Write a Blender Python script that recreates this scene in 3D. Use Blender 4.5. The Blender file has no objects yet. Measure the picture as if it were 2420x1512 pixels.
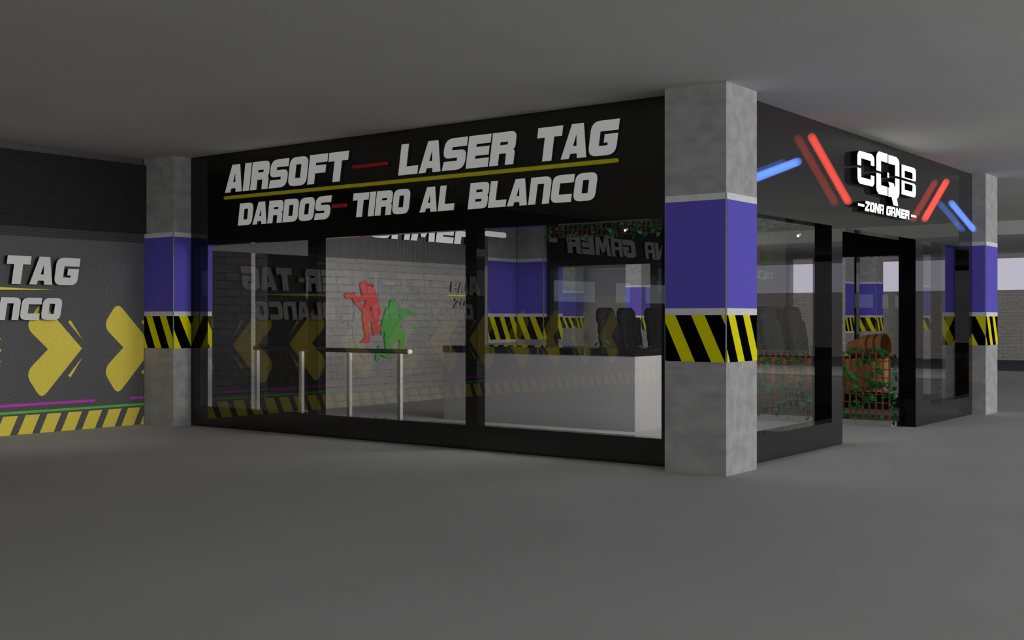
import bpy, bmesh, math, random
from mathutils import Vector, Matrix
from mathutils.geometry import tessellate_polygon

random.seed(7)
scene = bpy.context.scene
COL = scene.collection
H = 3.2                       # clear height of the car park
CW = 0.567                    # column side
XA, YB = 0.25, 0.173          # planes of the two visible shop fronts
XC = 7.60                     # inner plane of the far shop front
X2, Y1 = 7.52, 7.19           # column grid
YW = 7.757                    # plane of the mural / brick wall

# ------------------------------------------------------------------ materials
def new_mat(name):
    m = bpy.data.materials.new(name); m.use_nodes = True
    nt = m.node_tree
    for n in list(nt.nodes): nt.nodes.remove(n)
    out = nt.nodes.new('ShaderNodeOutputMaterial')
    return m, nt, out

def N(nt, kind, **kw):
    n = nt.nodes.new(kind)
    for k, v in kw.items():
        if k in n.inputs.keys(): n.inputs[k].default_value = v
        else: setattr(n, k, v)
    return n

def L(nt, a, ao, b, bi): nt.links.new(a.outputs[ao], b.inputs[bi])

def plain(name, col, rough=0.6, metal=0.0, ior=1.45, emit=None, estr=0.0, var=0.06, scale=14.0, spec=0.5):
    """principled surface whose colour drifts a little with a noise texture"""
    m, nt, out = new_mat(name)
    p = N(nt, 'ShaderNodeBsdfPrincipled')
    p.inputs['Roughness'].default_value = rough
    p.inputs['Metallic'].default_value = metal
    p.inputs['IOR'].default_value = ior
    p.inputs['Specular IOR Level'].default_value = spec
    tc = N(nt, 'ShaderNodeTexCoord'); nz = N(nt, 'ShaderNodeTexNoise', Scale=scale, Detail=3.0)
    L(nt, tc, 'Object', nz, 'Vector')
    r = N(nt, 'ShaderNodeValToRGB')
    c = Vector(col)
    r.color_ramp.elements[0].position = 0.3; r.color_ramp.elements[1].position = 0.7
    r.color_ramp.elements[0].color = (*(c * (1 - var)), 1)
    r.color_ramp.elements[1].color = (*(c * (1 + var)), 1)
    L(nt, nz, 'Fac', r, 'Fac'); L(nt, r, 'Color', p, 'Base Color')
    if emit:
        p.inputs['Emission Color'].default_value = (*emit, 1)
        p.inputs['Emission Strength'].default_value = estr
    L(nt, p, 'BSDF', out, 'Surface')
    return m

def concrete(name, lo, hi, stretch):
    m, nt, out = new_mat(name)
    p = N(nt, 'ShaderNodeBsdfPrincipled'); p.inputs['Roughness'].default_value = 0.9
    p.inputs['Specular IOR Level'].default_value = 0.1
    tc = N(nt, 'ShaderNodeTexCoord'); mp = N(nt, 'ShaderNodeMapping')
    mp.inputs['Scale'].default_value = stretch
    L(nt, tc, 'Object', mp, 'Vector')
    nz = N(nt, 'ShaderNodeTexNoise', Scale=1.0, Detail=2.5, Roughness=0.5, Distortion=0.2)
    L(nt, mp, 'Vector', nz, 'Vector')
    r = N(nt, 'ShaderNodeValToRGB')
    r.color_ramp.elements[0].position = 0.34; r.color_ramp.elements[1].position = 0.66
    r.color_ramp.elements[0].color = (*lo, 1); r.color_ramp.elements[1].color = (*hi, 1)
    L(nt, nz, 'Fac', r, 'Fac'); L(nt, r, 'Color', p, 'Base Color')
    L(nt, p, 'BSDF', out, 'Surface')
    return m

def brick(name, axis, c1, c2, mortar, bump=0.8):
    m, nt, out = new_mat(name)
    p = N(nt, 'ShaderNodeBsdfPrincipled'); p.inputs['Roughness'].default_value = 0.95
    p.inputs['Specular IOR Level'].default_value = 0.05
    tc = N(nt, 'ShaderNodeTexCoord'); sx = N(nt, 'ShaderNodeSeparateXYZ'); cx = N(nt, 'ShaderNodeCombineXYZ')
    L(nt, tc, 'Object', sx, 'Vector')
    L(nt, sx, axis, cx, 'X'); L(nt, sx, 'Z', cx, 'Y')
    wob = N(nt, 'ShaderNodeTexNoise', Scale=14.0, Detail=4.0)
    L(nt, cx, 'Vector', wob, 'Vector')
    vs = N(nt, 'ShaderNodeVectorMath', operation='SCALE'); vs.inputs['Scale'].default_value = 0.035
    L(nt, wob, 'Color', vs, 0)
    va = N(nt, 'ShaderNodeVectorMath', operation='ADD')
    L(nt, cx, 'Vector', va, 0); L(nt, vs, 'Vector', va, 1)
    b = N(nt, 'ShaderNodeTexBrick')
    b.inputs['Scale'].default_value = 1.0; b.inputs['Brick Width'].default_value = 0.25
    b.inputs['Row Height'].default_value = 0.105; b.inputs['Mortar Size'].default_value = 0.004
    b.inputs['Mortar Smooth'].default_value = 0.4
    b.inputs['Color1'].default_value = (*c1, 1); b.inputs['Color2'].default_value = (*c2, 1)
    b.inputs['Mortar'].default_value = (*mortar, 1)
    L(nt, va, 'Vector', b, 'Vector')
    nz = N(nt, 'ShaderNodeTexNoise', Scale=28.0, Detail=6.0, Roughness=0.65)
    L(nt, cx, 'Vector', nz, 'Vector')
    ma = N(nt, 'ShaderNodeMath', operation='MULTIPLY_ADD'); ma.inputs[1].default_value = -0.8
    L(nt, b, 'Fac', ma, 0); L(nt, nz, 'Fac', ma, 2)
    bp = N(nt, 'ShaderNodeBump', Strength=bump, Distance=0.035)
    L(nt, ma, 'Value', bp, 'Height'); L(nt, bp, 'Normal', p, 'Normal')
    # broken dark chips along the joints
    ck = N(nt, 'ShaderNodeTexNoise', Scale=17.0, Detail=5.0, Roughness=0.7, Distortion=1.2)
    L(nt, cx, 'Vector', ck, 'Vector')
    cr = N(nt, 'ShaderNodeValToRGB'); cr.color_ramp.elements[0].position = 0.33; cr.color_ramp.elements[1].position = 0.44
    cr.color_ramp.elements[0].color = (.55, .55, .54, 1); cr.color_ramp.elements[1].color = (1, 1, 1, 1)
    L(nt, ck, 'Fac', cr, 'Fac')
    ml = N(nt, 'ShaderNodeMix', data_type='RGBA', blend_type='MULTIPLY'); ml.inputs[0].default_value = 1.0
    nt.links.new(b.outputs['Color'], ml.inputs[6]); nt.links.new(cr.outputs['Color'], ml.inputs[7])
    nt.links.new(ml.outputs[2], p.inputs['Base Color'])
    L(nt, p, 'BSDF', out, 'Surface')
    return m

def striped(name, axis, period, dark, light):
    """fine parallel slats across one axis"""
    m, nt, out = new_mat(name)
    p = N(nt, 'ShaderNodeBsdfPrincipled'); p.inputs['Roughness'].default_value = 0.7
    p.inputs['Specular IOR Level'].default_value = 0.2
    tc = N(nt, 'ShaderNodeTexCoord'); sx = N(nt, 'ShaderNodeSeparateXYZ')
    L(nt, tc, 'Object', sx, 'Vector')
    mu = N(nt, 'ShaderNodeMath', operation='MULTIPLY'); mu.inputs[1].default_value = 2 * math.pi / period
    L(nt, sx, axis, mu, 0)
    si = N(nt, 'ShaderNodeMath', operation='SINE'); L(nt, mu, 'Value', si, 0)
    mr = N(nt, 'ShaderNodeMapRange'); mr.inputs['From Min'].default_value = -1.0
    L(nt, si, 'Value', mr, 'Value')
    r = N(nt, 'ShaderNodeValToRGB')
    r.color_ramp.elements[0].position = 0.2; r.color_ramp.elements[1].position = 0.6
    r.color_ramp.elements[0].color = (*dark, 1); r.color_ramp.elements[1].color = (*light, 1)
    L(nt, mr, 'Result', r, 'Fac'); L(nt, r, 'Color', p, 'Base Color')
    bp = N(nt, 'ShaderNodeBump', Strength=0.4, Distance=0.01)
    L(nt, si, 'Value', bp, 'Height'); L(nt, bp, 'Normal', p, 'Normal')
    L(nt, p, 'BSDF', out, 'Surface')
    return m

def schlick(nt, f0):
    lw = N(nt, 'ShaderNodeLayerWeight', Blend=0.5)
    pw = N(nt, 'ShaderNodeMath', operation='POWER'); pw.inputs[1].default_value = 5.0
    L(nt, lw, 'Facing', pw, 0)
    ma = N(nt, 'ShaderNodeMath', operation='MULTIPLY_ADD')
    ma.inputs[1].default_value = 1 - f0; ma.inputs[2].default_value = f0
    L(nt, pw, 'Value', ma, 0)
    return ma

def glass(name, f0, tint):
    """thin clear pane: mirror share by Schlick, the rest passes straight through"""
    m, nt, out = new_mat(name)
    t = N(nt, 'ShaderNodeBsdfTransparent'); t.inputs['Color'].default_value = (*tint, 1)
    g = N(nt, 'ShaderNodeBsdfGlossy'); g.inputs['Roughness'].default_value = 0.0
    g.inputs['Color'].default_value = (1, 1, 1, 1)
    mx = N(nt, 'ShaderNodeMixShader'); f = schlick(nt, f0)
    L(nt, f, 'Value', mx, 'Fac'); L(nt, t, 'BSDF', mx, 1); L(nt, g, 'BSDF', mx, 2)
    L(nt, mx, 'Shader', out, 'Surface')
    return m

def lacquer(name, base, f0, rough=0.0):
    """polished panel: dark diffuse body under a mirror coat"""
    m, nt, out = new_mat(name)
    d = N(nt, 'ShaderNodeBsdfDiffuse'); d.inputs['Color'].default_value = (*base, 1)
    g = N(nt, 'ShaderNodeBsdfGlossy'); g.inputs['Roughness'].default_value = rough
    mx = N(nt, 'ShaderNodeMixShader'); f = schlick(nt, f0)
    L(nt, f, 'Value', mx, 'Fac'); L(nt, d, 'BSDF', mx, 1); L(nt, g, 'BSDF', mx, 2)
    L(nt, mx, 'Shader', out, 'Surface')
    return m

def glow(name, col, s):
    m, nt, out = new_mat(name)
    e = N(nt, 'ShaderNodeEmission'); e.inputs['Color'].default_value = (*col, 1); e.inputs['Strength'].default_value = s
    L(nt, e, 'Emission', out, 'Surface')
    return m

def glow_volume(name, col, s):
    """luminous gas: brightness follows the chord through the tube, so its edge is soft"""
    m, nt, out = new_mat(name)
    e = N(nt, 'ShaderNodeEmission'); e.inputs['Color'].default_value = (*col, 1); e.inputs['Strength'].default_value = s
    L(nt, e, 'Emission', out, 'Volume')
    return m

M = {}
M['floor'] = concrete('floor_screed', (0.49, 0.49, 0.49), (0.53, 0.53, 0.53), (0.5, 0.5, 0.5))
M['ceil'] = concrete('ceiling_plaster', (0.57, 0.57, 0.565), (0.61, 0.61, 0.60), (0.5, 0.5, 0.5))
M['conc'] = concrete('column_concrete', (0.32, 0.32, 0.32), (0.42, 0.42, 0.42), (8, 4, 8))
M['trimw'] = plain('white_paint', (0.72, 0.72, 0.71), 0.8, spec=0.1)
M['purple'] = plain('purple_paint', (0.128, 0.102, 0.56), 0.7, var=0.02, spec=0.1)
M['hazb'] = plain('hazard_black', (0.002, 0.002, 0.002), 0.8, spec=0.0)
M['hazy'] = plain('hazard_yellow', (0.80, 0.76, 0.0), 0.7, var=0.02, spec=0.1)
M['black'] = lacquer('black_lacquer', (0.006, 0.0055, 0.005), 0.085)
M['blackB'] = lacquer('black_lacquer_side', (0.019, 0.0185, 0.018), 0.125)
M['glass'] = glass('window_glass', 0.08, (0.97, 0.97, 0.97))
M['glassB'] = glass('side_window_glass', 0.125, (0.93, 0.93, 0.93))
M['reveal'] = lacquer('dark_reveal', (0.003, 0.003, 0.003), 0.02)
M['brickin'] = brick('pale_brick', 'X', (0.52, 0.50, 0.47), (0.48, 0.46, 0.43), (0.40, 0.385, 0.36))
M['brickshade'] = brick('brick_shade', 'X', (0.055, 0.055, 0.055), (0.045, 0.045, 0.045), (0.02, 0.02, 0.02))  # brick colour darkened to stand in for shade
M['brickE'] = brick('grey_brick_east', 'Y', (0.56, 0.545, 0.49), (0.50, 0.485, 0.44), (0.34, 0.33, 0.30))
M['brickN'] = brick('grey_brick_north', 'X', (0.36, 0.35, 0.31), (0.30, 0.29, 0.26), (0.16, 0.155, 0.14))
M['mural'] = plain('charcoal_wall_paint', (0.125, 0.125, 0.127), 0.9, var=0.35, scale=90.0, spec=0.1)
M['muraly'] = plain('mural_yellow', (0.90, 0.74, 0.11), 0.85, var=0.10, scale=60.0, spec=0.1)
M['muralp'] = plain('mural_magenta', (0.66, 0.07, 0.58), 0.85, spec=0.1)
M['muralg'] = plain('mural_green', (0.15, 0.62, 0.09), 0.85, spec=0.1)
M['louver'] = striped('dark_louvre', 'Z', 0.0225, (0.014, 0.014, 0.014), (0.036, 0.036, 0.036))
M['louverlow'] = striped('grey_louvre', 'Z', 0.0225, (0.045, 0.045, 0.045), (0.085, 0.085, 0.085))
M['louverin'] = striped('ribbed_panel', 'X', 0.032, (0.13, 0.13, 0.13), (0.19, 0.19, 0.19))
M['letter'] = plain('letter_grey', (0.62, 0.62, 0.62), 0.55, emit=(1, 1, 1), estr=0.17, var=0.02, spec=0.2)  # grey letters with a slight glow added to brighten them
M['letterside'] = plain('letter_return', (0.05, 0.05, 0.05), 0.5, spec=0.3)
M['letterw'] = plain('wall_letter_grey', (0.80, 0.80, 0.80), 0.7, var=0.05, scale=80.0, spec=0.1)
M['tubey'] = plain('yellow_tube', (0.50, 0.45, 0.01), 0.25, emit=(1.0, 0.9, 0.0), estr=0.03, spec=0.6)
M['tuber'] = plain('red_tube', (0.33, 0.006, 0.008), 0.3, emit=(1, 0.02, 0.02), estr=0.02, spec=0.6)
M['lit'] = glow('lit_white_face', (1, 1, 1), 1.15)
M['signblack'] = lacquer('sign_return_black', (0.003, 0.003, 0.003), 0.05, 0.05)
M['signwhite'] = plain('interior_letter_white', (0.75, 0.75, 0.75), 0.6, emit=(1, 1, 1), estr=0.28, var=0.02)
M['neonr'] = glow_volume('red_neon', (1.0, 0.075, 0.042), 7.6)
M['neonb'] = glow_volume('blue_neon', (0.11, 0.26, 1.0), 7.0)
M['emred'] = plain('emblem_red', (0.78, 0.115, 0.115), 0.7, spec=0.1, var=0.03)
M['emgreen'] = plain('emblem_green', (0.14, 0.48, 0.12), 0.7, spec=0.1, var=0.03)
M['emgrey'] = plain('emblem_grey', (0.37, 0.37, 0.39), 0.6, spec=0.2)
M['emcyan'] = plain('emblem_cyan', (0.05, 0.17, 0.18), 0.7, spec=0.1)
M['pred'] = plain('panel_red', (0.20, 0.03, 0.03), 0.8, spec=0.1)
M['pgreen'] = plain('panel_green', (0.035, 0.15, 0.03), 0.8, spec=0.1)
M['pgrey'] = plain('panel_letter', (0.24, 0.24, 0.24), 0.8, spec=0.1)
M['panel'] = plain('partition_grey', (0.09, 0.09, 0.09), 0.8, spec=0.1)
M['steel'] = plain('brushed_steel', (0.55, 0.55, 0.57), 0.32, 0.9, var=0.12, scale=60.0)
M['rail'] = plain('dark_handrail', (0.02, 0.02, 0.03), 0.35, var=0.2)
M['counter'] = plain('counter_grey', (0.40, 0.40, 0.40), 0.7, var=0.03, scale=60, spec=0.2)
M['counterlit'] = plain('counter_lit_side', (0.44, 0.435, 0.415), 0.7, var=0.03, scale=60, spec=0.2)  # lit copy of the counter grey, paler for the brighter end
M['worktop'] = lacquer('worktop_black', (0.012, 0.012, 0.012), 0.10, 0.02)
M['wood'] = plain('trellis_wood', (0.22, 0.085, 0.035), 0.75, var=0.25, scale=30, spec=0.2)
M['planter'] = plain('planter_wood', (0.46, 0.22, 0.085), 0.8, var=0.25, scale=9, spec=0.1)
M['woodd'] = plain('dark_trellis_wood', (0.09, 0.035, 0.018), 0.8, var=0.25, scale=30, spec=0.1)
M['eastpanel'] = plain('pale_lavender_panel', (0.34, 0.33, 0.36), 0.9, var=0.03, spec=0.05)
M['pot'] = plain('clay_pot', (0.30, 0.135, 0.05), 0.85, var=0.2, scale=22, spec=0.1)
M['soil'] = plain('soil', (0.03, 0.02, 0.012), 1.0, var=0.4, scale=50, spec=0.0)
M['leaf'] = plain('ivy_leaf', (0.014, 0.115, 0.028), 0.55, var=0.5, scale=6, spec=0.3)
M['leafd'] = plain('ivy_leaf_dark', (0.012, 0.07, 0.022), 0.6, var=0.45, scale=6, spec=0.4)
M['chair'] = plain('quilted_charcoal', (0.036, 0.036, 0.039), 0.75, var=0.25, scale=14, spec=0.2)
M['plastic'] = plain('black_plastic', (0.015, 0.015, 0.016), 0.45)
M['lamp'] = glow('lamp_face', (1, 1, 0.97), 3.0)
M['screen'] = glow('pale_blue_window', (0.50, 0.63, 0.72), 0.95)
M['floor_strip'] = plain('dark_floor_strip', (0.13, 0.14, 0.16), 0.9, var=0.1, spec=0.05)
M['kerb'] = plain('kerb_grey', (0.30, 0.30, 0.30), 0.9, spec=0.05)
M['brickletter'] = plain('carved_letter', (0.36, 0.35, 0.325), 0.9, spec=0.05)
M['signyellow'] = plain('sign_yellow', (0.75, 0.66, 0.05), 0.6, emit=(1, .9, .05), estr=0.1)

# ------------------------------------------------------------------ object helpers
def tag(o, label=None, cat=None, group=None, kind=None):
    if label: o['label'] = label
    if cat: o['category'] = cat
    if group: o['group'] = group
    if kind: o['kind'] = kind
    return o

def empty(name, loc, rotz=0.0):
    o = bpy.data.objects.new(name, None); COL.objects.link(o)
    o.location = loc; o.rotation_euler = (0, 0, rotz); o.empty_display_size = 0.1
    return o

def obj(name, bm, mats, parent=None, smooth=False):
    """link a bmesh (given in world coordinates, or in its parent's frame when local) as ONE mesh object"""
    me = bpy.data.meshes.new(name)
    bm.normal_update(); bm.to_mesh(me); bm.free()
    if not isinstance(mats, (list, tuple)): mats = [mats]
    for m in mats: me.materials.append(m)
    if smooth:
        for p in me.polygons: p.use_smooth = True
    o = bpy.data.objects.new(name, me); COL.objects.link(o)
    if parent is not None:
        o.parent = parent
        # the mesh is written in world coordinates: undo the resting place of the parent chain
        base = Vector((0, 0, 0)); q = parent
        while q is not None:
            if q.type == 'EMPTY': base += q.location
            q = q.parent
        if parent.type == 'EMPTY':
            o.matrix_parent_inverse = Matrix.Translation(-base)
    return o

def copy_tree(o, parent=None):
    c = o.copy(); COL.objects.link(c)
    if parent is not None:
        c.parent = parent; c.matrix_parent_inverse = o.matrix_parent_inverse.copy()
    for ch in list(o.children): copy_tree(ch, c)
    return c

def box(bm, a, b, mi=0):
    x0, y0, z0 = a; x1, y1, z1 = b
    v = [bm.verts.new(p) for p in ((x0,y0,z0),(x1,y0,z0),(x1,y1,z0),(x0,y1,z0),(x0,y0,z1),(x1,y0,z1),(x1,y1,z1),(x0,y1,z1))]
    for f in ((0,3,2,1),(4,5,6,7),(0,1,5,4),(1,2,6,5),(2,3,7,6),(3,0,4,7)):
        bm.faces.new([v[i] for i in f]).material_index = mi
    return v

def boxes(lst, bevel=0.0):
    bm = bmesh.new()
    for a, b in lst: box(bm, a, b)
    if bevel: bmesh.ops.bevel(bm, geom=bm.edges[:], offset=bevel, segments=2, affect='EDGES')
    return bm

def quad(pts):
    bm = bmesh.new(); bm.faces.new([bm.verts.new(p) for p in pts]); return bm

def frame_of(d):
    d = d.normalized(); u = d.cross(Vector((0, 0, 1)))
    if u.length < 1e-4: u = Vector((1, 0, 0))
    u.normalize(); return u, u.cross(d)

def tube(bm, a, b, r, n=12, caps=True, r2=None):
    a, b = Vector(a), Vector(b); u, w = frame_of(b - a)
    r2 = r if r2 is None else r2
    A = [bm.verts.new(a + (u * math.cos(t) + w * math.sin(t)) * r) for t in [2*math.pi*i/n for i in range(n)]]
    B = [bm.verts.new(b + (u * math.cos(t) + w * math.sin(t)) * r2) for t in [2*math.pi*i/n for i in range(n)]]
    for i in range(n): bm.faces.new((A[i], A[(i+1) % n], B[(i+1) % n], B[i]))
    if caps: bm.faces.new(A[::-1]); bm.faces.new(B)

def capsule(bm, a, b, r, n=16, k=5):
    """round-ended tube"""
    a, b = Vector(a), Vector(b); d = (b - a).normalized(); u, w = frame_of(d)
    rings = []
    for i in range(1, k + 1):
        t = math.pi / 2 * i / k; rings.append((a - d * r * math.cos(t), r * math.sin(t)))
    for i in range(k, 0, -1):
        t = math.pi / 2 * i / k; rings.append((b + d * r * math.cos(t), r * math.sin(t)))
    R = [[bm.verts.new(c + (u*math.cos(2*math.pi*j/n) + w*math.sin(2*math.pi*j/n))*q) for j in range(n)] for c, q in rings]
    for A, B in zip(R, R[1:]):
        for j in range(n): bm.faces.new((A[j], A[(j+1) % n], B[(j+1) % n], B[j]))
    p = bm.verts.new(a - d * r); q = bm.verts.new(b + d * r)
    for j in range(n):
        bm.faces.new((p, R[0][(j+1) % n], R[0][j])); bm.faces.new((q, R[-1][j], R[-1][(j+1) % n]))
    bmesh.ops.recalc_face_normals(bm, faces=bm.faces[:])

def lathe(bm, prof, axis_o, axis_d, n=28):
    o = Vector(axis_o); d = Vector(axis_d).normalized(); u, w = frame_of(d)
    R = [[bm.verts.new(o + d*t + (u*math.cos(2*math.pi*j/n) + w*math.sin(2*math.pi*j/n))*r) for j in range(n)] for t, r in prof]
    for A, B in zip(R, R[1:]):
        for j in range(n): bm.faces.new((A[j], A[(j+1) % n], B[(j+1) % n], B[j]))
    return R

def rounded(pts, seg=4):
    """polygon corners (x, y[, r]) -> outline with quadratic fillets"""
    out = []; n = len(pts)
    for i, p in enumerate(pts):
        r = p[2] if len(p) > 2 else 0
        P = Vector(p[:2])
        if r <= 0: out.append((P.x, P.y)); continue
        A = Vector(pts[i-1][:2]) - P; B = Vector(pts[(i+1) % n][:2]) - P
        a = P + A.normalized() * min(r, A.length * .5); b = P + B.normalized() * min(r, B.length * .5)
        for k in range(seg + 1):
            t = k / seg; q = a*(1-t)**2 + P*2*t*(1-t) + b*t*t; out.append((q.x, q.y))
    return out

def slab(bm, shapes, mapf, w0, w1, front=0, side=0):
    """shapes = [(outer, [holes])] in plane coordinates, extruded from w0 (back) to w1 (front)"""
    for outer, holes in shapes:
        loops = [outer] + list(holes)
        tri = tessellate_polygon([[Vector((x, y, 0)) for x, y in lp] for lp in loops])
        flat = [p for lp in loops for p in lp]
        F = [bm.verts.new(mapf(x, y, w1)) for x, y in flat]
        B = [bm.verts.new(mapf(x, y, w0)) for x, y in flat]
        for a, b, c in tri:
            try:
                bm.faces.new((F[a], F[b], F[c])).material_index = front
                bm.faces.new((B[c], B[b], B[a])).material_index = side
            except ValueError: pass
        k = 0
        for lp in loops:
            n = len(lp)
            for i in range(n):
                a, b = k + i, k + (i+1) % n
                bm.faces.new((F[a], F[b], B[b], B[a])).material_index = side
            k += n
    bmesh.ops.recalc_face_normals(bm, faces=bm.faces[:])

mapA = lambda u, v, w: Vector((XA - w, -u, v))          # on the long front: u runs towards -Y
mapB = lambda u, v, w: Vector((u, YB - w, v))           # on the door front
mapW = lambda u, v, w: Vector((u, YW - w, v))           # on the mural wall

# ------------------------------------------------------------------ block lettering
def G(outer, *holes): return (outer, list(holes))
r = 0.2
GL = {
 'A': (.80, G([(0,0),(.23,1),(.60,1),(.80,0),(.51,0),(.485,.14),(.285,.14),(.255,0)], [(.345,.36),(.455,.36),(.41,.70)])),
 'I': (.30, G([(0,0),(0,1),(.30,1),(.30,0)])),
 'R': (.80, G([(0,0),(0,1),(.80,1,r),(.80,.52,.06),(.75,.46),(.80,.39,.06),(.80,0),(.52,0),(.52,.35),(.29,.35),(.29,0)], [(.29,.61),(.54,.61),(.54,.70),(.29,.70)])),
 'S': (.80, G([(0,0),(.04,.28),(.50,.28),(.50,.38),(0,.38,r),(0,1,.3),(.80,1),(.80,.72),(.29,.72),(.29,.62),(.80,.62,r),(.80,0,.3)])),
 'O': (.80, G([(0,0,.26),(0,1,.26),(.80,1,.26),(.80,0,.26)], [(.29,.27),(.51,.27),(.51,.74),(.29,.74)])),
 'F': (.76, G([(0,0),(0,1),(.76,1),(.76,.72),(.29,.72),(.29,.63),(.72,.63),(.72,.36),(.29,.36),(.29,0)])),
 'T': (.80, G([(.25,0),(.25,.70),(0,.70),(0,1),(.80,1),(.80,.70),(.55,.70),(.55,0)])),
 'L': (.72, G([(0,0),(0,1),(.28,1),(.28,.27),(.72,.27),(.72,0)])),
 'E': (.76, G([(0,0),(0,1),(.76,1),(.76,.73),(.29,.73),(.29,.64),(.74,.64),(.74,.37),(.29,.37),(.29,.28),(.76,.28),(.76,0)])),
 'G': (.84, G([(0,0,.26),(0,1,.26),(.84,1),(.84,.69),(.30,.69),(.30,.28),(.56,.28),(.56,.36),(.44,.36),(.44,.60),(.84,.60),(.84,0,.26)])),
 'D': (.80, G([(0,0),(0,1),(.80,1,.26),(.80,0,.26)], [(.29,.26),(.51,.26),(.51,.74),(.29,.74)])),
 'B': (.80, G([(0,0),(0,1),(.80,1,.2),(.80,.55,.06),(.75,.50),(.80,.45,.06),(.80,0,.2)], [(.28,.63),(.54,.63),(.54,.73),(.28,.73)], [(.28,.27),(.54,.27),(.54,.37),(.28,.37)])),
 'N': (.80, G([(0,0),(0,1),(.80,1,.24),(.80,0),(.53,0),(.53,.74),(.28,.74),(.28,0)])),
 'C': (.80, G([(0,0,.26),(0,1,.26),(.80,1),(.80,.70),(.29,.70),(.29,.29),(.78,.29),(.78,0)])),
 'Z': (.80, G([(0,0),(0,.26),(.44,.74),(.04,.74),(.04,1),(.80,1),(.80,.76),(.36,.27),(.76,.27),(.76,0)])),
 'M': (1.0, G([(0,0),(.10,1),(.36,1),(.50,.60),(.64,1),(.90,1),(1,0),(.74,0),(.70,.55),(.58,.18),(.42,.18),(.30,.55),(.26,0)])),
 'a': (.72, G([(0,0),(0,1),(.72,1,.2),(.72,0),(.50,0),(.50,.36),(.24,.36),(.24,0)], [(.24,.55),(.50,.55),(.50,.80),(.24,.80)])),
 'n': (.82, G([(0,0),(0,1),(.28,1),(.56,.42),(.56,1),(.82,1),(.82,0),(.56,0),(.26,.56),(.26,0)])),
}
def word(text, u0, u1, v0, v1, slant=0.13, gap=0.045):
    """block capitals fitted to the box u0..u1 x v0..v1"""
    h = v1 - v0; pos = 0; raw = []
    for ch in text:
        if ch == ' ': pos += .35; continue
        w, (o, hs) = GL[ch]; raw.append((pos, o, hs)); pos += w + gap
    tot = pos - gap + slant
    s = (u1 - u0) / tot; out = []
    for p, o, hs in raw:
        f = lambda q: (u0 + (p + q[0] + slant*q[1]) * s, v0 + q[1]*h)
        out.append(([f(q) for q in rounded(o)], [[f(q) for q in hh] for hh in hs]))
    return out

# traced outlines, in metres on their own wall planes
RED=[(3.336,1.604),(3.38,1.629),(3.394,1.653),(3.437,1.646),(3.539,1.651),(3.564,1.658),(3.571,1.617),(3.615,1.6),(3.719,1.61),(3.684,1.707),(3.673,1.756),(3.681,1.791),(3.712,1.821),(3.751,1.831),(3.782,1.831),(3.817,1.814),(3.838,1.765),(3.852,1.765),(3.88,1.788),(3.909,1.793),(3.94,1.782),(3.954,1.757),(3.958,1.723),(3.987,1.698),(4.008,1.644),(4.037,1.565),(4.073,1.465),(4.109,1.425),(4.112,1.365),(4.083,1.285),(4.051,1.215),(4.037,1.155),(4.123,1.185),(4.131,1.115),(4.066,1.07),(4.023,1.036),(3.973,1.028),(3.944,1.047),(3.93,1.096),(3.916,1.136),(3.913,1.226),(3.866,1.245),(3.838,1.241),(3.845,1.156),(3.866,1.097),(3.859,1.028),(3.88,0.973),(3.866,0.934),(3.782,0.92),(3.677,0.92),(3.684,0.941),(3.747,0.97),(3.782,1.019),(3.761,1.088),(3.74,1.157),(3.742,1.206),(3.719,1.265),(3.715,1.324),(3.74,1.349),(3.684,1.403),(3.642,1.447),(3.601,1.471),(3.567,1.48),(3.539,1.529),(3.512,1.563),(3.505,1.577),(3.423,1.566),(3.376,1.568),(3.369,1.59)]
RED_H=[[(3.629,1.54),(3.684,1.529),(3.747,1.536),(3.798,1.55),(3.756,1.443),(3.705,1.482)],[(3.838,1.386),(3.88,1.454),(3.901,1.424),(3.894,1.394)],[(3.873,1.743),(3.894,1.774),(3.92,1.768),(3.934,1.737),(3.909,1.734)]]
GREEN=[(4.291,1.507),(4.313,1.543),(4.365,1.562),(4.416,1.554),(4.476,1.519),(4.464,1.468),(4.443,1.417),(4.476,1.443),(4.528,1.438),(4.558,1.408),(4.604,1.429),(4.672,1.419),(4.687,1.393),(4.864,1.384),(4.864,1.366),(4.733,1.364),(4.864,1.356),(4.864,1.327),(4.718,1.327),(4.611,1.316),(4.574,1.275),(4.551,1.204),(4.498,1.132),(4.476,1.117),(4.581,1.101),(4.619,1.091),(4.634,1.039),(4.634,0.967),(4.611,0.876),(4.604,0.794),(4.596,0.753),(4.672,0.736),(4.687,0.705),(4.657,0.68),(4.574,0.68),(4.521,0.694),(4.506,0.796),(4.513,0.949),(4.461,0.958),(4.424,0.94),(4.402,0.9),(4.365,0.89),(4.35,0.809),(4.328,0.749),(4.313,0.699),(4.276,0.677),(4.218,0.683),(4.138,0.714),(4.087,0.735),(4.066,0.696),(4.023,0.65),(3.994,0.668),(3.994,0.727),(4.023,0.786),(4.051,0.836),(4.044,0.866),(4.068,0.88),(4.109,0.835),(4.131,0.814),(4.203,0.813),(4.196,0.933),(4.181,0.984),(4.196,1.049),(4.16,1.079),(4.152,1.029),(4.119,1.03),(4.109,1.085),(4.123,1.155),(4.138,1.245),(4.181,1.335),(4.196,1.386),(4.232,1.451),(4.291,1.447)]
GREEN_H=[[(4.484,1.341),(4.506,1.331),(4.498,1.295)]]
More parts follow.
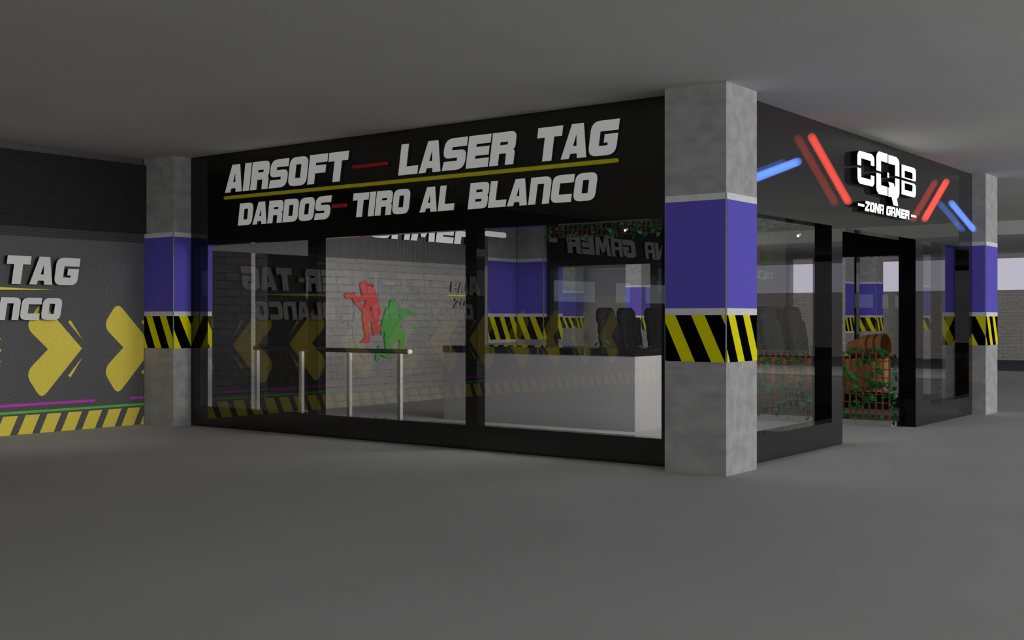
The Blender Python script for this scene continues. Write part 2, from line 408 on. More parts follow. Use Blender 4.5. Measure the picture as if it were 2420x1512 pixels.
CQ_C=[[(3.163,2.862),(3.163,2.961),(3.181,2.99),(3.219,3.014),(3.581,3.016),(3.636,2.997),(3.657,2.965),(3.657,2.897),(3.552,2.896),(3.552,2.94),(3.272,2.943),(3.269,2.863)],[(3.166,2.835),(3.269,2.834),(3.272,2.744),(3.549,2.744),(3.552,2.792),(3.657,2.792),(3.657,2.716),(3.636,2.692),(3.596,2.675),(3.234,2.674),(3.189,2.692),(3.169,2.726)]]
CQ_Q=[[(3.716,2.861),(3.716,3.011),(3.732,3.039),(3.788,3.072),(4.065,3.072),(4.065,2.975),(3.862,2.976),(3.857,2.862)],[(4.089,3.068),(4.342,3.071),(4.403,3.055),(4.443,3.024),(4.447,2.861),(4.304,2.86),(4.304,2.975),(4.089,2.973)],[(3.716,2.833),(3.857,2.835),(3.862,2.715),(4.065,2.713),(4.065,2.615),(3.788,2.615),(3.732,2.641),(3.716,2.67)],[(4.304,2.832),(4.447,2.834),(4.447,2.676),(4.429,2.639),(4.385,2.615),(4.359,2.613),(4.408,2.529),(4.247,2.53),(4.195,2.611),(4.089,2.611),(4.089,2.71),(4.128,2.716),(4.089,2.772),(4.255,2.771),(4.304,2.714)],[(4.055,2.871),(4.111,2.87),(4.111,2.818),(4.055,2.817)]]
CQ_B=[([(4.517,3.009),(4.954,3.011),(5.001,2.994),(5.01,2.952),(5.01,2.878),(4.982,2.858),(4.517,2.86)],[(4.621,2.949),(4.88,2.948),(4.893,2.928),(4.889,2.874),(4.621,2.874)]),([(4.517,2.832),(4.954,2.83),(5.007,2.81),(5.01,2.724),(4.992,2.686),(4.95,2.67),(4.517,2.673)],[(4.621,2.808),(4.88,2.808),(4.895,2.794),(4.883,2.732),(4.621,2.732)])]

# ------------------------------------------------------------------ setting
def struct(name, bm, mats, parent=None, label=None):
    o = obj(name, bm, mats, parent)
    if parent is None: o['kind'] = 'structure'
    if label: o['label'] = label
    return o
EX, WX, SY, NY = 29.0, -26.0, -18.0, 26.0
struct('floor', boxes([((WX-1, SY-1, -.2), (EX+1, NY+1, 0))]), M['floor'])
struct('ceiling', boxes([((WX-1, SY-1, H), (EX+1, NY+1, H+.25))]), M['ceil'])
PT, OT = 2.15, 3.13
struct('wall_east', boxes([((EX, SY, 0), (EX+.2, NY, PT)), ((EX, SY, OT), (EX+.2, NY, H))]), M['brickE'])
struct('wall_north', boxes([((7.9, NY, 0), (EX, NY+.2, PT)), ((7.9, NY, OT), (EX, NY+.2, H))]), M['brickN'])
struct('wall_south', boxes([((WX, SY-.2, 0), (EX, SY, PT)), ((WX, SY-.2, OT), (EX, SY, H))]), M['brickN'])
struct('wall_west', boxes([((WX-.2, SY, 0), (WX, YW, PT)), ((WX-.2, SY, OT), (WX, YW, H))]), M['brickE'])
struct('wall_inner', boxes([((7.70, YW+.25, 0), (7.9, NY, H))]), M['brickE'])
struct('panel_east', boxes([((EX-.02, 13.5, PT), (EX+.1, NY, OT))]), M['eastpanel'])
struct('trim_3', boxes([((15.6, SY, 2.93), (15.9, NY, H))]), M['ceil'])
struct('trim_1', boxes([((21.3, SY, 0), (EX, NY, .004))]), M['floor_strip'])  # darker bluish strip of floor before the east wall
struct('trim_2', boxes([((15.7, SY, 0), (15.95, -1.2, .03))]), M['kerb'])

# mural wall: charcoal parapet, louvre above, painted marks
mw = struct('wall_left', boxes([((WX, YW, 0), (-.008, YW+.2, 2.184)), ((WX, YW+.12, 2.184), (-.008, YW+.2, H))]), M['mural'])
struct('louvre_panel', boxes([((WX, YW-.05, 2.30), (-.008, YW+.10, 3.125))]), M['louver'], mw)
struct('louvre_skirt', boxes([((WX, YW-.006, 2.184), (-.008, YW+.02, 2.30))]), M['louverlow'], mw)
struct('ceiling_trim', boxes([((WX, YW+.02, 3.125), (-.008, YW+.12, H))]), M['mural'], mw)
def cut(poly, xm=-.009):
    out = []
    for i, p in enumerate(poly):
        q = poly[i-1]
        if (p[0] <= xm) != (q[0] <= xm):
            t = (xm-q[0])/(p[0]-q[0]); out.append((xm, q[1]+t*(p[1]-q[1])))
        if p[0] <= xm: out.append(p)
    return out
def paint(name, shapes, m, w=.004):
    shapes = [(cut(o), h) for o, h in shapes]
    if len(shapes[0][0]) < 3: return
    bm = bmesh.new(); slab(bm, shapes, mapW, 0.0005, w); return struct(name, bm, m, mw)
for k in range(11):
    tx = .133 - .974*k; cz = .932
    sh = rounded([(tx, cz), (tx-.505, cz+.535, .10), (tx-.70, cz+.26, .12), (tx-.424, cz), (tx-.70, cz-.26, .12), (tx-.505, cz-.56, .10)], 6)
    paint('painted_chevron', [(sh, [])], M['muraly'])
    for s in (1, -1):
        paint('painted_chevron_dash', [([(tx+.008, cz+.10*s), (tx-.146, cz+.327*s), (tx-.176, cz+.305*s)], [])], M['muraly'])
for a, b in ((-11.5, -8.9), (-8.4, -4.03), (-3.5, -.676), (-.198, .27)):
    paint('magenta_stripe', [([(a, .309), (b, .309), (b, .338), (a, .338)], [])], M['muralp'])
paint('green_stripe', [([(-11.5, .230), (.27, .230), (.27, .256), (-11.5, .256)], [])], M['muralg'])
for k in range(-1, 45):
    a = -.055 - .2615*k
    paint('painted_hazard_block', [([(a-.265, .0), (a-.095, .0), (a, .208), (a-.17, .208)], [])], M['muraly'])
for k, (a, b) in enumerate(((-9.45, -8.12), (-10.72, -10.22), (-12.3, -11.35))):
    w = struct('window_%d' % (k+11), boxes([((a, YW-.012, 1.585), (b, YW+.01, 1.965))]), M['screen'])

# brick back wall of the shop with its ribbed band, door and painted pier
bw = struct('wall_back', boxes([((.575, YW, 0), (1.93, YW+.2, 2.147)), ((2.89, YW, 0), (6.69, YW+.2, 2.147)), ((.575, YW+.02, 2.147), (6.69, YW+.2, H))]), M['brickin'])
struct('ribbed_band', boxes([((.575, YW-.012, 2.147), (6.69, YW+.02, H))]), M['louverin'], bw)
struct('brick_shade_facing', boxes([((.575, YW-.008, 0), (1.65, YW, 2.147)), ((1.73, YW-.008, 0), (1.93, YW, 2.147))]), M['brickshade'], bw)  # shade on the brick built as dark sheets, gap left as lit strip
d = struct('door_1', boxes([((1.93, YW+.03, 0), (2.89, YW+.07, 2.147))]), M['black'])

# ---- painted bands shared by the columns and the pier
BANDS = [(.922, 1.306, 'hazard'), (1.306, 1.361, 'trim'), (1.361, 2.245, 'purple'), (2.245, 2.299, 'trim')]
def clip01(poly):
    for edge, keep in ((0.0, lambda q: q[0] >= 0), (1.0, lambda q: q[0] <= 1)):
        out = []
        for i, p in enumerate(poly):
            q = poly[i-1]
            if keep(p) != keep(q):
                t = (edge - q[0]) / (p[0] - q[0]); out.append((edge, q[1] + t*(p[1]-q[1])))
            if keep(p): out.append(p)
        poly = out
        if not poly: break
    return poly
def hazard(bm, face, z0, z1, start, width):
    """yellow slanted bars clipped to one face; face(u, z) gives the point"""
    k = start - 2*.487
    per, w, sh = .49*CW/width, .222*CW/width, .33*CW/width
    while k < 1.1:
        poly = clip01([(k, z1), (k+w, z1), (k+w+sh, z0), (k+sh, z0)])
        if len(poly) > 2: bm.faces.new([bm.verts.new(face(u, z)) for u, z in poly]).material_index = 1
        k += per
def make_column(loc, starts=(-.055, .022, .1, .2)):
    t = empty('concrete_column', loc)
    X, Y = loc[0], loc[1]
    obj('shaft', boxes([((X, Y, 0), (X+CW, Y+CW, H))]), M['conc'], t)
    faces = [lambda u, z, e: (X-e, Y+CW-u*CW, z), lambda u, z, e: (X+u*CW, Y-e, z),
             lambda u, z, e: (X+CW+e, Y+u*CW, z), lambda u, z, e: (X+CW-u*CW, Y+CW+e, z)]
    for z0, z1, kind in BANDS:
        bm = bmesh.new(); g = .012
        for i, f in enumerate(faces):
            pts = [f(g, z0, .004), f(1-g, z0, .004), f(1-g, z1, .004), f(g, z1, .004)]
            bm.faces.new([bm.verts.new(p) for p in pts])
            if kind == 'hazard': hazard(bm, lambda u, z: f(g + (1-2*g)*u, z, .0055), z0, z1, starts[i], CW)
        obj({'hazard': 'hazard_band', 'trim': 'white_line', 'purple': 'purple_band'}[kind], bm,
            {'hazard': [M['hazb'], M['hazy']], 'trim': M['trimw'], 'purple': M['purple']}[kind], t)
    return t
cg = 'banded concrete columns'
c0 = make_column((0, 0, 0))
tag(c0, 'nearest and largest square concrete column with purple and hazard bands at the shop corner', 'column', cg, 'thing')
c1 = make_column((0, Y1, 0), (.06, .12, .1, .2))
tag(c1, 'banded concrete column between the chevron mural and the long shop front', 'column', cg, 'thing')
c2 = make_column((X2, 0, 0), (.28, .03, .1, .2))
tag(c2, 'banded concrete column at the far right end of the entrance front', 'column', cg, 'thing')
c3 = make_column((X2, Y1, 0), (-.02, .1, .1, .2))
tag(c3, 'banded concrete column inside the glass, above the black counter top', 'column', cg, 'thing')
for loc, lab in (((23.44, 7.19, 0), 'distant banded column seen through the open doorway above the clay pots'),
                 ((22.5, 14.2, 0), 'distant banded column seen through the counter window behind the chairs'),
                 ((27.9, 20.3, 0), 'farthest small banded column seen through the counter window'),
                 ((28.1, 7.19, 0), 'distant banded column seen through the narrow pane right of the doorway')):
    c = copy_tree(c0); c.location = loc; tag(c, lab, 'column', cg, 'thing')
def pier(x0, x1, y, lab):
    t = empty('painted_pier', (x0, y, 0)); tag(t, lab, 'pier', None, 'thing')
    obj('shaft', boxes([((x0, y, 0), (x1, y+.28, H))]), M['conc'], t)
    for z0, z1, kind in BANDS + [(.868, .922, 'trim')]:
        bm = bmesh.new()
        bm.faces.new([bm.verts.new(p) for p in ((x0, y-.003, z0), (x1, y-.003, z0), (x1, y-.003, z1), (x0, y-.003, z1))])
        if kind == 'hazard': hazard(bm, lambda u, z: (x0+u*(x1-x0), y-.0045, z), z0, z1, -.04, x1-x0)
        obj({'hazard': 'hazard_band', 'trim': 'white_line', 'purple': 'purple_band'}[kind], bm,
            {'hazard': [M['hazb'], M['hazy']], 'trim': M['trimw'], 'purple': M['purple']}[kind], t)
    return t
pier(6.70, X2-.03, YW-.008, 'wall pier with purple and hazard bands left of the inner column')
pier(22.6, 23.42, YW-.008, 'distant wall pier with purple and hazard bands left of the doorway column')

# ---- the three shop fronts
def front(name, axis, p0, p1, a, b, openings, top, m, extra=()):
    """black front in one plane, from a to b along the wall, with openings (s, e, sill)"""
    def bx(s, e, z0, z1):
        return ((p0, s, z0), (p1, e, z1)) if axis == 'x' else ((s, p0, z0), (e, p1, z1))
    L_ = [bx(a, b, top, H)]; cur = a
    for s, e, sill in openings:
        L_.append(bx(cur, s, 0, top))
        if sill: L_.append(bx(s, e, 0, sill))
        cur = e
    L_.append(bx(cur, b, 0, top)); L_ += [bx(*q) for q in extra]
    o = struct(name, boxes(L_), [m, M['reveal']])
    for f in o.data.polygons:
        if abs(f.normal.x if axis == 'y' else f.normal.y) > .9: f.material_index = 1
    return o
OA = [(.742, 2.793, .237), (2.931, 5.016, .237), (5.156, 7.034, .237)]
OB = [(.70, 2.656, .24), (2.936, 5.216, 0), (5.494, 7.372, .24)]
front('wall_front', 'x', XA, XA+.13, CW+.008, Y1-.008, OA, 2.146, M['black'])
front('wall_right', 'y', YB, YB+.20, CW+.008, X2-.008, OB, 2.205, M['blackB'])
front('wall_far', 'x', XC, XC+.13, CW+.008, Y1-.008, OA, 2.152, M['black'], [(1.785, 1.815, .237, 2.152)])
n = 1
for s, e, z in OA[::-1]:
    struct('window_%d' % n, quad([(XA+.004, e, z), (XA+.004, s, z), (XA+.004, s, 2.146), (XA+.004, e, 2.146)]), M['glass']); n += 1
for s, e, z in OB:
    if z: struct('window_%d' % n, quad([(s, YB+.09, z), (e, YB+.09, z), (e, YB+.09, 2.205), (s, YB+.09, 2.205)]), M['glassB']); n += 1
for s, e, z in OA[::-1]:
    struct('window_%d' % n, quad([(XC+.05, e, z), (XC+.05, s, z), (XC+.05, s, 2.152), (XC+.05, e, 2.152)]), M['glass']); n += 1

# ------------------------------------------------------------------ signs
def letters(name, txts, mapf, w0, w1, mats, parent):
    bm = bmesh.new()
    for t in txts: slab(bm, word(*t), mapf, w0, w1, 0, 1)
    return obj(name, bm, mats, parent)
# long front: grey block letters with tubes
t = empty('shop_sign', (XA, 3.8, 2.3))
tag(t, 'grey block-letter sign with yellow and red tubes on the long black shop front', 'sign')
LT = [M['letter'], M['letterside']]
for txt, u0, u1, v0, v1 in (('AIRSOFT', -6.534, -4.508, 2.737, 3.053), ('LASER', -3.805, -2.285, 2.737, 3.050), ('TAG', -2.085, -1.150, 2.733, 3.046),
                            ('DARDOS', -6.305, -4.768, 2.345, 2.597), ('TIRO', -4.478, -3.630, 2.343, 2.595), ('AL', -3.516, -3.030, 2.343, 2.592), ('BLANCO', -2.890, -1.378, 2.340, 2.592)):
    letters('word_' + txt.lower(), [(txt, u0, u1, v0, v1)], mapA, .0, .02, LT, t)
for nm, a, b, z, rr, m in (('yellow_tube', 6.52, 1.18, 2.677, .021, 'tubey'), ('red_dash', 4.43, 3.96, 2.873, .021, 'tuber'), ('red_dash', 4.735, 4.552, 2.478, .021, 'tuber')):
    bm = bmesh.new(); capsule(bm, (XA-.024, a, z), (XA-.024, b, z), rr); obj(nm, bm, M[m], t, True)
# mural wall lettering
t = empty('mural_sign', (-3.4, YW, 1.26))
tag(t, 'raised grey block-letter sign on the charcoal chevron wall at left', 'sign')
mapS = lambda u, v, w: Vector((u*.9938 - .053, YW - w, v*.9938 + .008))     # lettering stands proud of the wall
LW = [M['letterw'], M['signblack']]
for txt, u0, u1, v0, v1 in (('AIRSOFT', -5.90, -3.86, 1.657, 1.968), ('LASER', -3.50, -1.985, 1.657, 1.968), ('TAG', -1.785, -.858, 1.657, 1.968),
                            ('DARDOS', -5.72, -4.30, 1.261, 1.508), ('TIRO', -4.14, -3.34, 1.261, 1.508), ('AL', -3.17, -2.70, 1.261, 1.508), ('BLANCO', -2.585, -1.08, 1.261, 1.508)):
    letters('word_' + txt.lower(), [(txt, u0, u1, v0, v1)], mapS, .03, .075, LW, t)
for a, b, z in ((-3.80, -3.58, 1.81), (-1.985, -1.88, 1.81), (-4.27, -4.17, 1.385)):
    bm = bmesh.new(); slab(bm, [([(a, z-.03), (b, z-.03), (b, z+.03), (a, z+.03)], [])], mapS, .03, .075, 0, 1); obj('hyphen', bm, LW, t)
bm = bmesh.new(); slab(bm, [([(-5.9, 1.601), (-2.0, 1.587), (-1.234, 1.599), (-2.0, 1.622)], [])], mapW, .0, .03); obj('yellow_underline', bm, M['signyellow'], t)
# interior sign above the brick
t = empty('interior_sign', (4.0, YW, 2.47))
tag(t, 'large white block-letter sign high on the ribbed band inside the shop', 'sign')
SW = [M['signwhite'], M['signblack']]
for txt, u0, u1, v0, v1 in (('ZOna', 1.66, 3.50, 2.475, 2.82), ('GaMER', 3.80, 6.28, 2.475, 2.82)):
    letters('word_' + txt.lower(), [(txt, u0, u1, v0, v1)], mapW, .012, .06, SW, t)
for a, b in ((.85, 1.42), (6.55, 7.14)):
    bm = bmesh.new(); slab(bm, [(rounded([(a, 2.64, .05), (a, 2.73, .05), (b, 2.73, .05), (b, 2.64, .05)]), [])], mapW, .012, .06, 0, 1); obj('hyphen', bm, SW, t)
# small carved sign at the right end of the brick
t = empty('small_wall_sign', (6.15, YW, 1.5)); tag(t, 'small brick-coloured sign with a thin yellow line at the right end of the brick wall', 'sign')
for txt, u0, u1, v0, v1 in (('BAR', 5.72, 6.28, 1.70, 1.86), ('ZOnA', 5.80, 6.45, 1.44, 1.60)):
    letters('word_' + txt.lower(), [(txt, u0, u1, v0, v1)], mapW, .0, .03, [M['brickletter'], M['signblack']], t)
obj('yellow_underline', boxes([((5.67, YW-.03, 1.637), (6.55, YW, 1.657))]), M['signyellow'], t)

# lit logo over the entrance
t = empty('logo_sign', (4.1, YB, 2.4))
tag(t, 'deep black sign with bright white lit letters over the doorway', 'sign')
SL = [M['lit'], M['signblack']]
for nm, shapes in (('letter_c', [(o, []) for o in CQ_C]), ('letter_q', [(o, []) for o in CQ_Q]), ('letter_b', [(o, [h]) for o, h in CQ_B])):
    bm = bmesh.new(); slab(bm, shapes, mapB, 0.0, .07, 0, 1); obj(nm, bm, SL, t)
for txt, u0, u1 in (('ZOna', 3.378, 3.952), ('GaMER', 4.016, 4.790)):
    letters('word_' + txt.lower(), [(txt, u0, u1, 2.403, 2.508, .10, .05)], mapB, 0.0, .07, SL, t)
for a, b in ((3.181, 3.365), (4.834, 5.022)):
    bm = bmesh.new(); slab(bm, [(rounded([(a, 2.441, .012), (a, 2.468, .012), (b, 2.468, .012), (b, 2.441, .012)]), [])], mapB, 0, .07, 0, 1); obj('hyphen', bm, SL, t)
# neon strokes either side
for a, b, m, lab in (((1.985, 3.000), (2.905, 2.462), 'neonr', 'glowing red neon tube left of the lit logo sign'),
                     ((6.160, 2.968), (5.330, 2.452), 'neonr', 'glowing red neon tube right of the lit logo sign'),
                     ((.62, 2.458), (1.66, 2.732), 'neonb', 'glowing blue neon tube beside the nearest column'),
                     ((6.365, 2.722), (7.325, 2.450), 'neonb', 'glowing blue neon tube ending at the far right column')):
    t = empty('neon_tube', ((a[0]+b[0])/2, YB, (a[1]+b[1])/2)); tag(t, lab, 'neon tube', 'neon tubes on the entrance front')
    bm = bmesh.new(); capsule(bm, (a[0], YB-.07, a[1]), (b[0], YB-.07, b[1]), .041, 20, 6); obj('tube', bm, M[m], t, True)
    for k in (.2, .8):
        x, z = a[0]+(b[0]-a[0])*k, a[1]+(b[1]-a[1])*k
        bm = bmesh.new(); tube(bm, (x, YB-.001, z), (x, YB-.034, z), .003, 8); obj('bracket', bm, M['emgrey'], t)

# emblem of two kneeling players inside a sight
t = empty('wall_emblem', (4.09, YW, .5)); tag(t, 'red and green kneeling shooter silhouettes in a grey sight ring on brick', 'emblem')
def ringshape(cx, cz, ro, ri, n=56):
    o = [(cx + ro*math.cos(2*math.pi*i/n), cz + ro*math.sin(2*math.pi*i/n)) for i in range(n)]
    h = [(cx + ri*math.cos(2*math.pi*i/n), cz + ri*math.sin(2*math.pi*i/n)) for i in range(n)]
    return (o, [h])
RECT = lambda a, b, c, d: ([(a, b), (c, b), (c, d), (a, d)], [])
ticks = [RECT(4.068, 1.60, 4.15, 1.86), RECT(3.44, 1.158, 3.69, 1.242), RECT(4.57, 1.13, 4.82, 1.212), RECT(4.05, .44, 4.13, .64)]
bm = bmesh.new(); slab(bm, [ringshape(4.10, 1.145, .575, .535)], mapW, 0, .012); slab(bm, ticks, mapW, 0, .016); obj('sight_ring', bm, M['emgrey'], t)
bm = bmesh.new(); slab(bm, [(RED, RED_H)], mapW, .006, .03); obj('red_silhouette', bm, M['emred'], t)
bm = bmesh.new(); slab(bm, [(GREEN, GREEN_H)], mapW, .006, .034); obj('green_silhouette', bm, M['emgreen'], t)

# partition with a small copy of the emblem
PY = 2.72
t = empty('partition_panel', (6.7, PY, 0)); tag(t, 'tall grey partition panel with small emblem and lettering, seen through the side window', 'partition')
obj('board', boxes([((5.95, PY, 0), (7.30, PY+.06, 2.43))]), M['panel'], t)
k = .30
mapP = lambda u, v, w: Vector((6.56 + (u-4.09)*k*1.05, PY - w, 2.13 + (v-1.145)*k*1.15))
bm = bmesh.new(); slab(bm, [ringshape(4.10, 1.145, .575, .535)], mapP, 0, .003); slab(bm, ticks, mapP, 0, .004); obj('sight_ring', bm, M['emcyan'], t)
bm = bmesh.new(); slab(bm, [(RED, RED_H)], mapP, .001, .006); obj('red_silhouette', bm, M['pred'], t)
bm = bmesh.new(); slab(bm, [(GREEN, GREEN_H)], mapP, .001, .007); obj('green_silhouette', bm, M['pgreen'], t)
s = .60/1.86
mapQ = lambda u, v, w: Vector((6.25 + (u-3.365)*.37, PY - w, 1.795 + (v-2.50)*.26))
bm = bmesh.new(); slab(bm, [(o, []) for o in CQ_C + CQ_Q] + [(o, [h]) for o, h in CQ_B], mapQ, 0, .004); obj('logo_letters', bm, M['pgrey'], t)
bm = bmesh.new(); mapT = lambda u, v, w: Vector((u, PY - w, v))
slab(bm, word('ZOna', 6.34, 6.53, 1.728, 1.762) + word('GaMER', 6.56, 6.80, 1.728, 1.762), mapT, 0, .004); obj('small_lettering', bm, M['pgreen'], t)

# ------------------------------------------------------------------ furniture
t = empty('reception_counter', (2.72, 3.9, 0)); tag(t, 'grey box reception counter with black glossy worktop behind the window', 'counter')
obj('front_panel', boxes([((2.72, 2.50, 0), (2.76, 5.32, .85))]), M['counter'], t)
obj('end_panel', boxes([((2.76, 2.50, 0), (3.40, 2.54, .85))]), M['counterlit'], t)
obj('body', boxes([((2.76, 2.54, 0), (3.38, 5.32, .85))]), M['counter'], t)
obj('worktop', boxes([((2.715, 2.495, .85), (3.42, 5.33, .935))]), M['worktop'], t)

t = empty('handrail', (.9, 5.5, 0)); tag(t, 'dark handrail on four steel posts behind the glass', 'handrail')
for y in (6.755, 5.965, 5.175, 4.395):
    bm = bmesh.new(); box(bm, (.878, y-.022, 0), (.922, y+.022, .895)); box(bm, (.84, y-.06, 0), (.96, y+.06, .012)); obj('post', bm, M['steel'], t)
bm = bmesh.new(); tube(bm, (.9, 6.80, .915), (.9, 4.262, .915), .026, 14); obj('rail', bm, M['rail'], t, True)
bm = bmesh.new(); capsule(bm, (.9, 4.262, .915), (.9, 4.25, .915), .026); obj('end_cap', bm, M['signwhite'], t, True)  # cap given the glowing letter white so it looks lit

# ivy trellis, its twin hanging from the ceiling
def leaf(bm, c, s, rnd):
    d = Vector((rnd.uniform(-.5, .2), rnd.uniform(-1, 1), rnd.uniform(-.9, .5))).normalized()
    u, w = frame_of(d); n = (u + w*rnd.uniform(-.6, .9)).normalized(); sd = d.cross(n).normalized()
    P = [c, c + d*s*.3 + sd*s*.30, c + d*s*.62 + sd*s*.24, c + d*s, c + d*s*.62 - sd*s*.24, c + d*s*.3 - sd*s*.30]
    mid = [c + d*s*.3 - n*s*.06, c + d*s*.62 - n*s*.07]
    v = [bm.verts.new(p) for p in P]; q = [bm.verts.new(p) for p in mid]
    for f in ((v[0], v[1], q[0]), (v[1], v[2], q[1], q[0]), (v[2], v[3], q[1]), (v[0], q[0], v[5]), (v[5], q[0], q[1], v[4]), (v[4], q[1], v[3])): bm.faces.new(f)
def trellis(name, lab, x, y0, y1, z0, z1, dens, sx, seed, leafm, woodm, overhang=.10):
    rnd = random.Random(seed)
    t = empty(name, (x, (y0+y1)/2, z0)); tag(t, lab, 'trellis')
    bm = bmesh.new(); y = y0 + .02
    while y < y1: box(bm, (x-.008, y-.0085, z0), (x+.008, y+.0085, z1)); y += .08
    nz = max(2, int(round((z1-z0)/.096)) + 1)
    for i in range(nz):
        z = z0 + .006 + (z1-z0-.012)*i/(nz-1); box(bm, (x-.018, y0-.01, z-.006), (x-.009, y1, z+.006))
    obj('lattice', bm, woodm, t)
    bm = bmesh.new()
    for i in range(int(dens*(y1-y0)*(z1-z0))):
        c = Vector((x - rnd.uniform(.015, sx), rnd.uniform(y0-overhang, y1), rnd.uniform(z0-.02, z1+.05)))
        leaf(bm, c, rnd.uniform(.06, .105), rnd)
    obj('ivy_leaves', bm, leafm, t)
    return t
trellis('ivy_trellis', 'brown wooden trellis with green ivy standing inside the doorway', 5.12, .43, 5.0, .071, .877, 215, .07, 3, M['leaf'], M['wood'])
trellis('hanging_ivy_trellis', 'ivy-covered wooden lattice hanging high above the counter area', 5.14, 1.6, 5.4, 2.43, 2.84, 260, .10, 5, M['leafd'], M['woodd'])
t = empty('planter_box', (5.45, 2.7, 0)); tag(t, 'long wooden planter box of soil behind the ivy trellis', 'planter')
bm = boxes([((5.19, .66 + .30*i, .40), (5.75, .66 + .30*i + .29, .79)) for i in range(14)], .012); obj('planks', bm, M['planter'], t)
obj('soil', boxes([((5.22, .69, .78), (5.72, 4.8, .80))]), M['soil'], t)
for y in (1.5, 2.8, 4.6): obj('foot', boxes([((5.35, y, .07), (5.70, y+.1, .40))]), M['soil'], t)
tag(obj('plinth', boxes([((5.04, .40, 0), (5.80, 4.98, .07))]), M['kerb']), 'low grey plinth under the ivy trellis and planter', 'plinth', None, 'thing')
ax = Vector((-.16, -1, .12)).normalized()
for i, lab in enumerate(('clay flower pot with open mouth showing, frontmost of the toppled nest', 'clay flower pot in the middle of the toppled nest', 'clay flower pot at the rear of the toppled nest, its base showing')):
    o = Vector((5.44, .600 + .095*i, 0.952 - .0095*i))          # centre of the mouth
    bm = bmesh.new()
    prof = [(-.28, 0), (-.28, .092), (-.075, .128), (-.075, .146), (0, .150), (0, .136), (-.06, .128), (-.26, .086), (-.26, 0)]
    lathe(bm, [(a, max(b, .0005)) for a, b in prof], o, ax, 26)
    bmesh.ops.recalc_face_normals(bm, faces=bm.faces[:])
    tag(obj('flower_pot', bm, M['pot'], None, False), lab, 'flower pot', 'nested clay pots on the planter')

# gaming chairs
def make_chair(loc, lab):
    X, Y = loc[0], loc[1]
    t = empty('gaming_chair', loc); tag(t, lab, 'chair', 'charcoal gaming chairs', None)
    def P(lst, bev): return boxes([((X+a[0], Y+a[1], a[2]), (X+b[0], Y+b[1], b[2])) for a, b in lst], bev)
    obj('seat', P([((-.235, -.24, .44), (.235, .26, .54))], .035), M['chair'], t, True)
    # quilted backrest: rounded outline, bulged columns
    bm = bmesh.new(); nu, nv = 22, 30; F = []; B = []
    for j in range(nv + 1):
        v = j/nv; z = .50 + .94*v
        half = .235 - .03*math.cos(v*6.0) - .02*v
        if v > .86: half *= math.sqrt(max(.0, 1 - ((v-.86)/.145)**2)) * .75 + .25
        lean = -.22 - .13*v
        fr, bk = [], []
        for i in range(nu + 1):
            u = -1 + 2*i/nu
            q = .018*abs(math.sin(v*math.pi*7)) * (1-abs(u)**4) + .012*abs(math.cos(u*math.pi*1.5))
            ed = (1 - u**6) ** .5
            fr.append(bm.verts.new((X + u*half, Y + lean + .02 + (.045 + q)*ed + .05*u*u*(v < .8), z)))
            bk.append(bm.verts.new((X + u*half, Y + lean - .02 - (.045 + q)*ed + .05*u*u*(v < .8), z)))
        F.append(fr); B.append(bk)
    for j in range(nv):
        for i in range(nu):
            bm.faces.new((F[j][i], F[j][i+1], F[j+1][i+1], F[j+1][i])); bm.faces.new((B[j][i+1], B[j][i], B[j+1][i], B[j+1][i+1]))
        for i in (0, nu): bm.faces.new((F[j][i], F[j+1][i], B[j+1][i], B[j][i]))
    for j in (0, nv): bm.faces.new(F[j] + B[j][::-1])
    bmesh.ops.recalc_face_normals(bm, faces=bm.faces[:])
    obj('backrest', bm, M['chair'], t, True)
    for s in (-1, 1):
        obj('armrest', P([((s*.232-.03, -.14, .68), (s*.232+.03, .16, .715)), ((s*.232-.015, -.03, .47), (s*.232+.015, .03, .69)), ((min(s*.2, s*.25), -.03, .455), (max(s*.2, s*.25), .03, .485))], .006), M['plastic'], t)
    bm = bmesh.new(); tube(bm, (X, Y, .09), (X, Y, .44), .028); obj('gas_lift', bm, M['plastic'], t, True)
    for k in range(5):
        a = 2*math.pi*k/5 + .3; e = Vector((X + .235*math.cos(a), Y + .235*math.sin(a), .075))
        bm = bmesh.new(); tube(bm, (X, Y, .10), e, .03, 8, True, .018); lg = obj('leg', bm, M['plastic'], t)
        bm = bmesh.new(); w = Vector((-math.sin(a), math.cos(a), 0)); tube(bm, e - w*.022 + Vector((0, 0, -.045)), e + w*.022 + Vector((0, 0, -.045)), .030, 12)
        obj('caster', bm, M['plastic'], lg)
    return t
ch = make_chair((6.12, 4.72, 0), 'charcoal quilted gaming chair, leftmost of three behind the counter window')
ch.rotation_euler = (0, 0, math.pi)
for loc, rz, lab in (((6.73, 4.74, 0), .0, 'charcoal quilted gaming chair, middle of three behind the counter window'),
                     ((7.28, 4.58, 0), 0, 'charcoal quilted gaming chair at the counter window edge, beside the nearest column'),
                     ((6.14, 2.15, 0), .0, 'dim gaming chair behind the ivy trellis, next to the nearest column'),
                     ((7.0, 2.15, 0), .05, 'dim gaming chair behind the ivy trellis, farther from the nearest column')):
    rz += math.pi
    c = copy_tree(ch); c.location = loc; c.rotation_euler = (0, 0, rz); tag(c, lab)

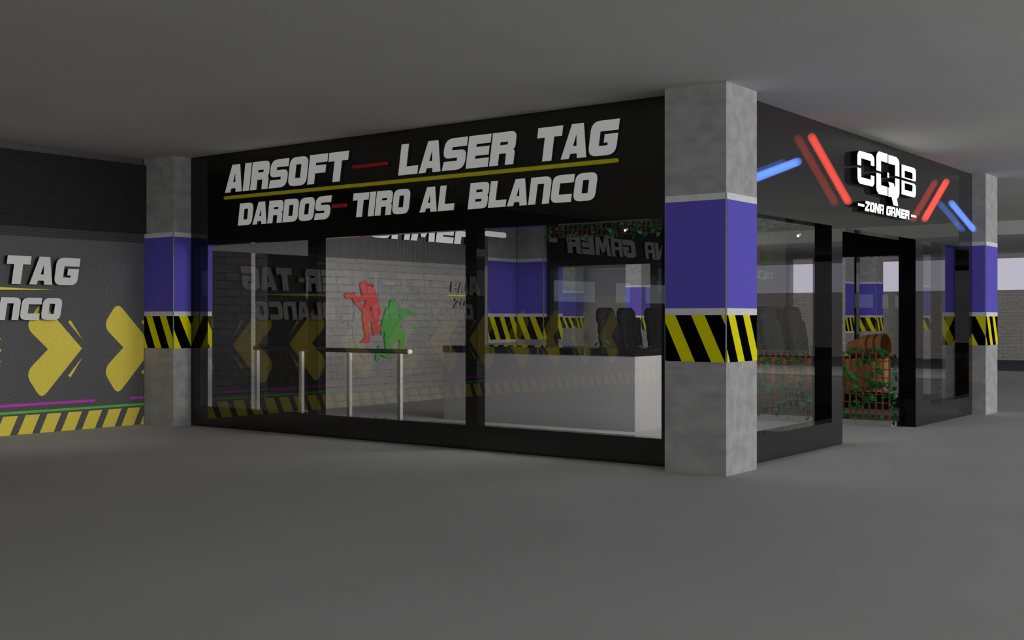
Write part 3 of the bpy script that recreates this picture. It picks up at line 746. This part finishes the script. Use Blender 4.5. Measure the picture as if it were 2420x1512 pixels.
# small ceiling-hung spotlights
def spot(loc, lab):
    t = empty('spotlight', loc); tag(t, lab, 'spotlight', 'small hanging spotlights'); X, Y, Z = loc
    bm = bmesh.new(); tube(bm, (X, Y, Z+.03), (X, Y, H), .004, 8); obj('rod', bm, M['plastic'], t)
    bm = bmesh.new(); tube(bm, (X+.03, Y, Z+.03), (X-.03, Y, Z+.01), .017, 14); obj('housing', bm, M['trimw'], t)
    bm = bmesh.new(); tube(bm, (X-.0301, Y, Z+.0099), (X-.033, Y, Z+.009), .014, 14); obj('lens', bm, M['lamp'], t)
    return t
spot((4.98, 4.0, 2.46), 'small white spotlight below the hanging ivy, above the counter')
spot((4.98, 1.52, 2.28), 'small white spotlight near the ceiling seen through the side window')

# ------------------------------------------------------------------ light
def area(name, loc, rot, sx, sy, e, col=(1, 1, 1)):
    l = bpy.data.lights.new(name, 'AREA'); l.shape = 'RECTANGLE'; l.size = sx; l.size_y = sy; l.energy = e; l.color = col
    o = bpy.data.objects.new(name, l); COL.objects.link(o); o.location = loc; o.rotation_euler = [math.radians(a) for a in rot]
    return o
area('daylight_fill_south', (6, -15, 1.7), (90, 0, 0), 18, 2.6, 1250)  # unseen panel standing in for daylight from the open south side
area('daylight_fill_west', (-20, -5, 1.7), (90, 0, -90), 16, 2.6, 380)  # unseen weaker fill panel standing in for daylight from the west
area('shop_fill', (2.1, .75, 2.75), (97, 0, -10), 2.8, .5, 72)  # unseen light panel placed to brighten the brick wall
area('far_fill', (16.0, -10, 2.2), (90, 0, -90), 14, .9, 230)  # unseen one-sided panel added to brighten the far east end
area('far_fill', (16.0, 16, 2.2), (90, 0, -90), 16, .9, 230)  # unseen twin panel added for the far northern part
def bulb(name, loc, e):
    l = bpy.data.lights.new(name, 'POINT'); l.energy = e; l.shadow_soft_size = 0
    o = bpy.data.objects.new(name, l); COL.objects.link(o); o.location = loc; return o
bulb('garage_fill', (12.5, -10, 1.6), 170)  # unseen fill bulb added to lift the far floor and ceiling
bulb('garage_fill', (-9, -13, 1.6), 420)  # unseen fill bulb added behind the camera for floor and ceiling
def spotlamp(name, loc, to, e, ang):
    l = bpy.data.lights.new(name, 'SPOT'); l.energy = e; l.spot_size = math.radians(ang); l.spot_blend = 1.0; l.shadow_soft_size = .25
    o = bpy.data.objects.new(name, l); COL.objects.link(o); o.location = loc
    o.rotation_euler = (Vector(to) - Vector(loc)).to_track_quat('-Z', 'Y').to_euler()
spotlamp('mural_fill', (-2.6, 1.5, 2.9), (-1.9, 7.7, 1.2), 260, 46)  # unseen spot added to brighten the mural wall

w = bpy.data.worlds.new('sky'); scene.world = w; w.use_nodes = True
bg = w.node_tree.nodes['Background']; bg.inputs['Color'].default_value = (.485, .468, .546, 1); bg.inputs['Strength'].default_value = 1.0

# ------------------------------------------------------------------ camera
cd = bpy.data.cameras.new('camera'); cam = bpy.data.objects.new('camera', cd); COL.objects.link(cam)
cam.location = (-8.552, -4.300, 1.2784); cam.rotation_euler = (math.radians(90), 0, -math.radians(52.880))
cd.sensor_width = 36.0; cd.lens = 36*2751.45/2420; cd.shift_y = -3.8/2420; cd.clip_end = 300
scene.camera = cam
scene.view_settings.view_transform = 'Standard'; scene.view_settings.look = 'None'
scene.cycles.use_denoising = True
scene.cycles.max_bounces = 8; scene.cycles.diffuse_bounces = 4; scene.cycles.glossy_bounces = 4
scene.cycles.transparent_max_bounces = 16; scene.cycles.sample_clamp_indirect = 4.0
scene.cycles.caustics_reflective = False; scene.cycles.caustics_refractive = False
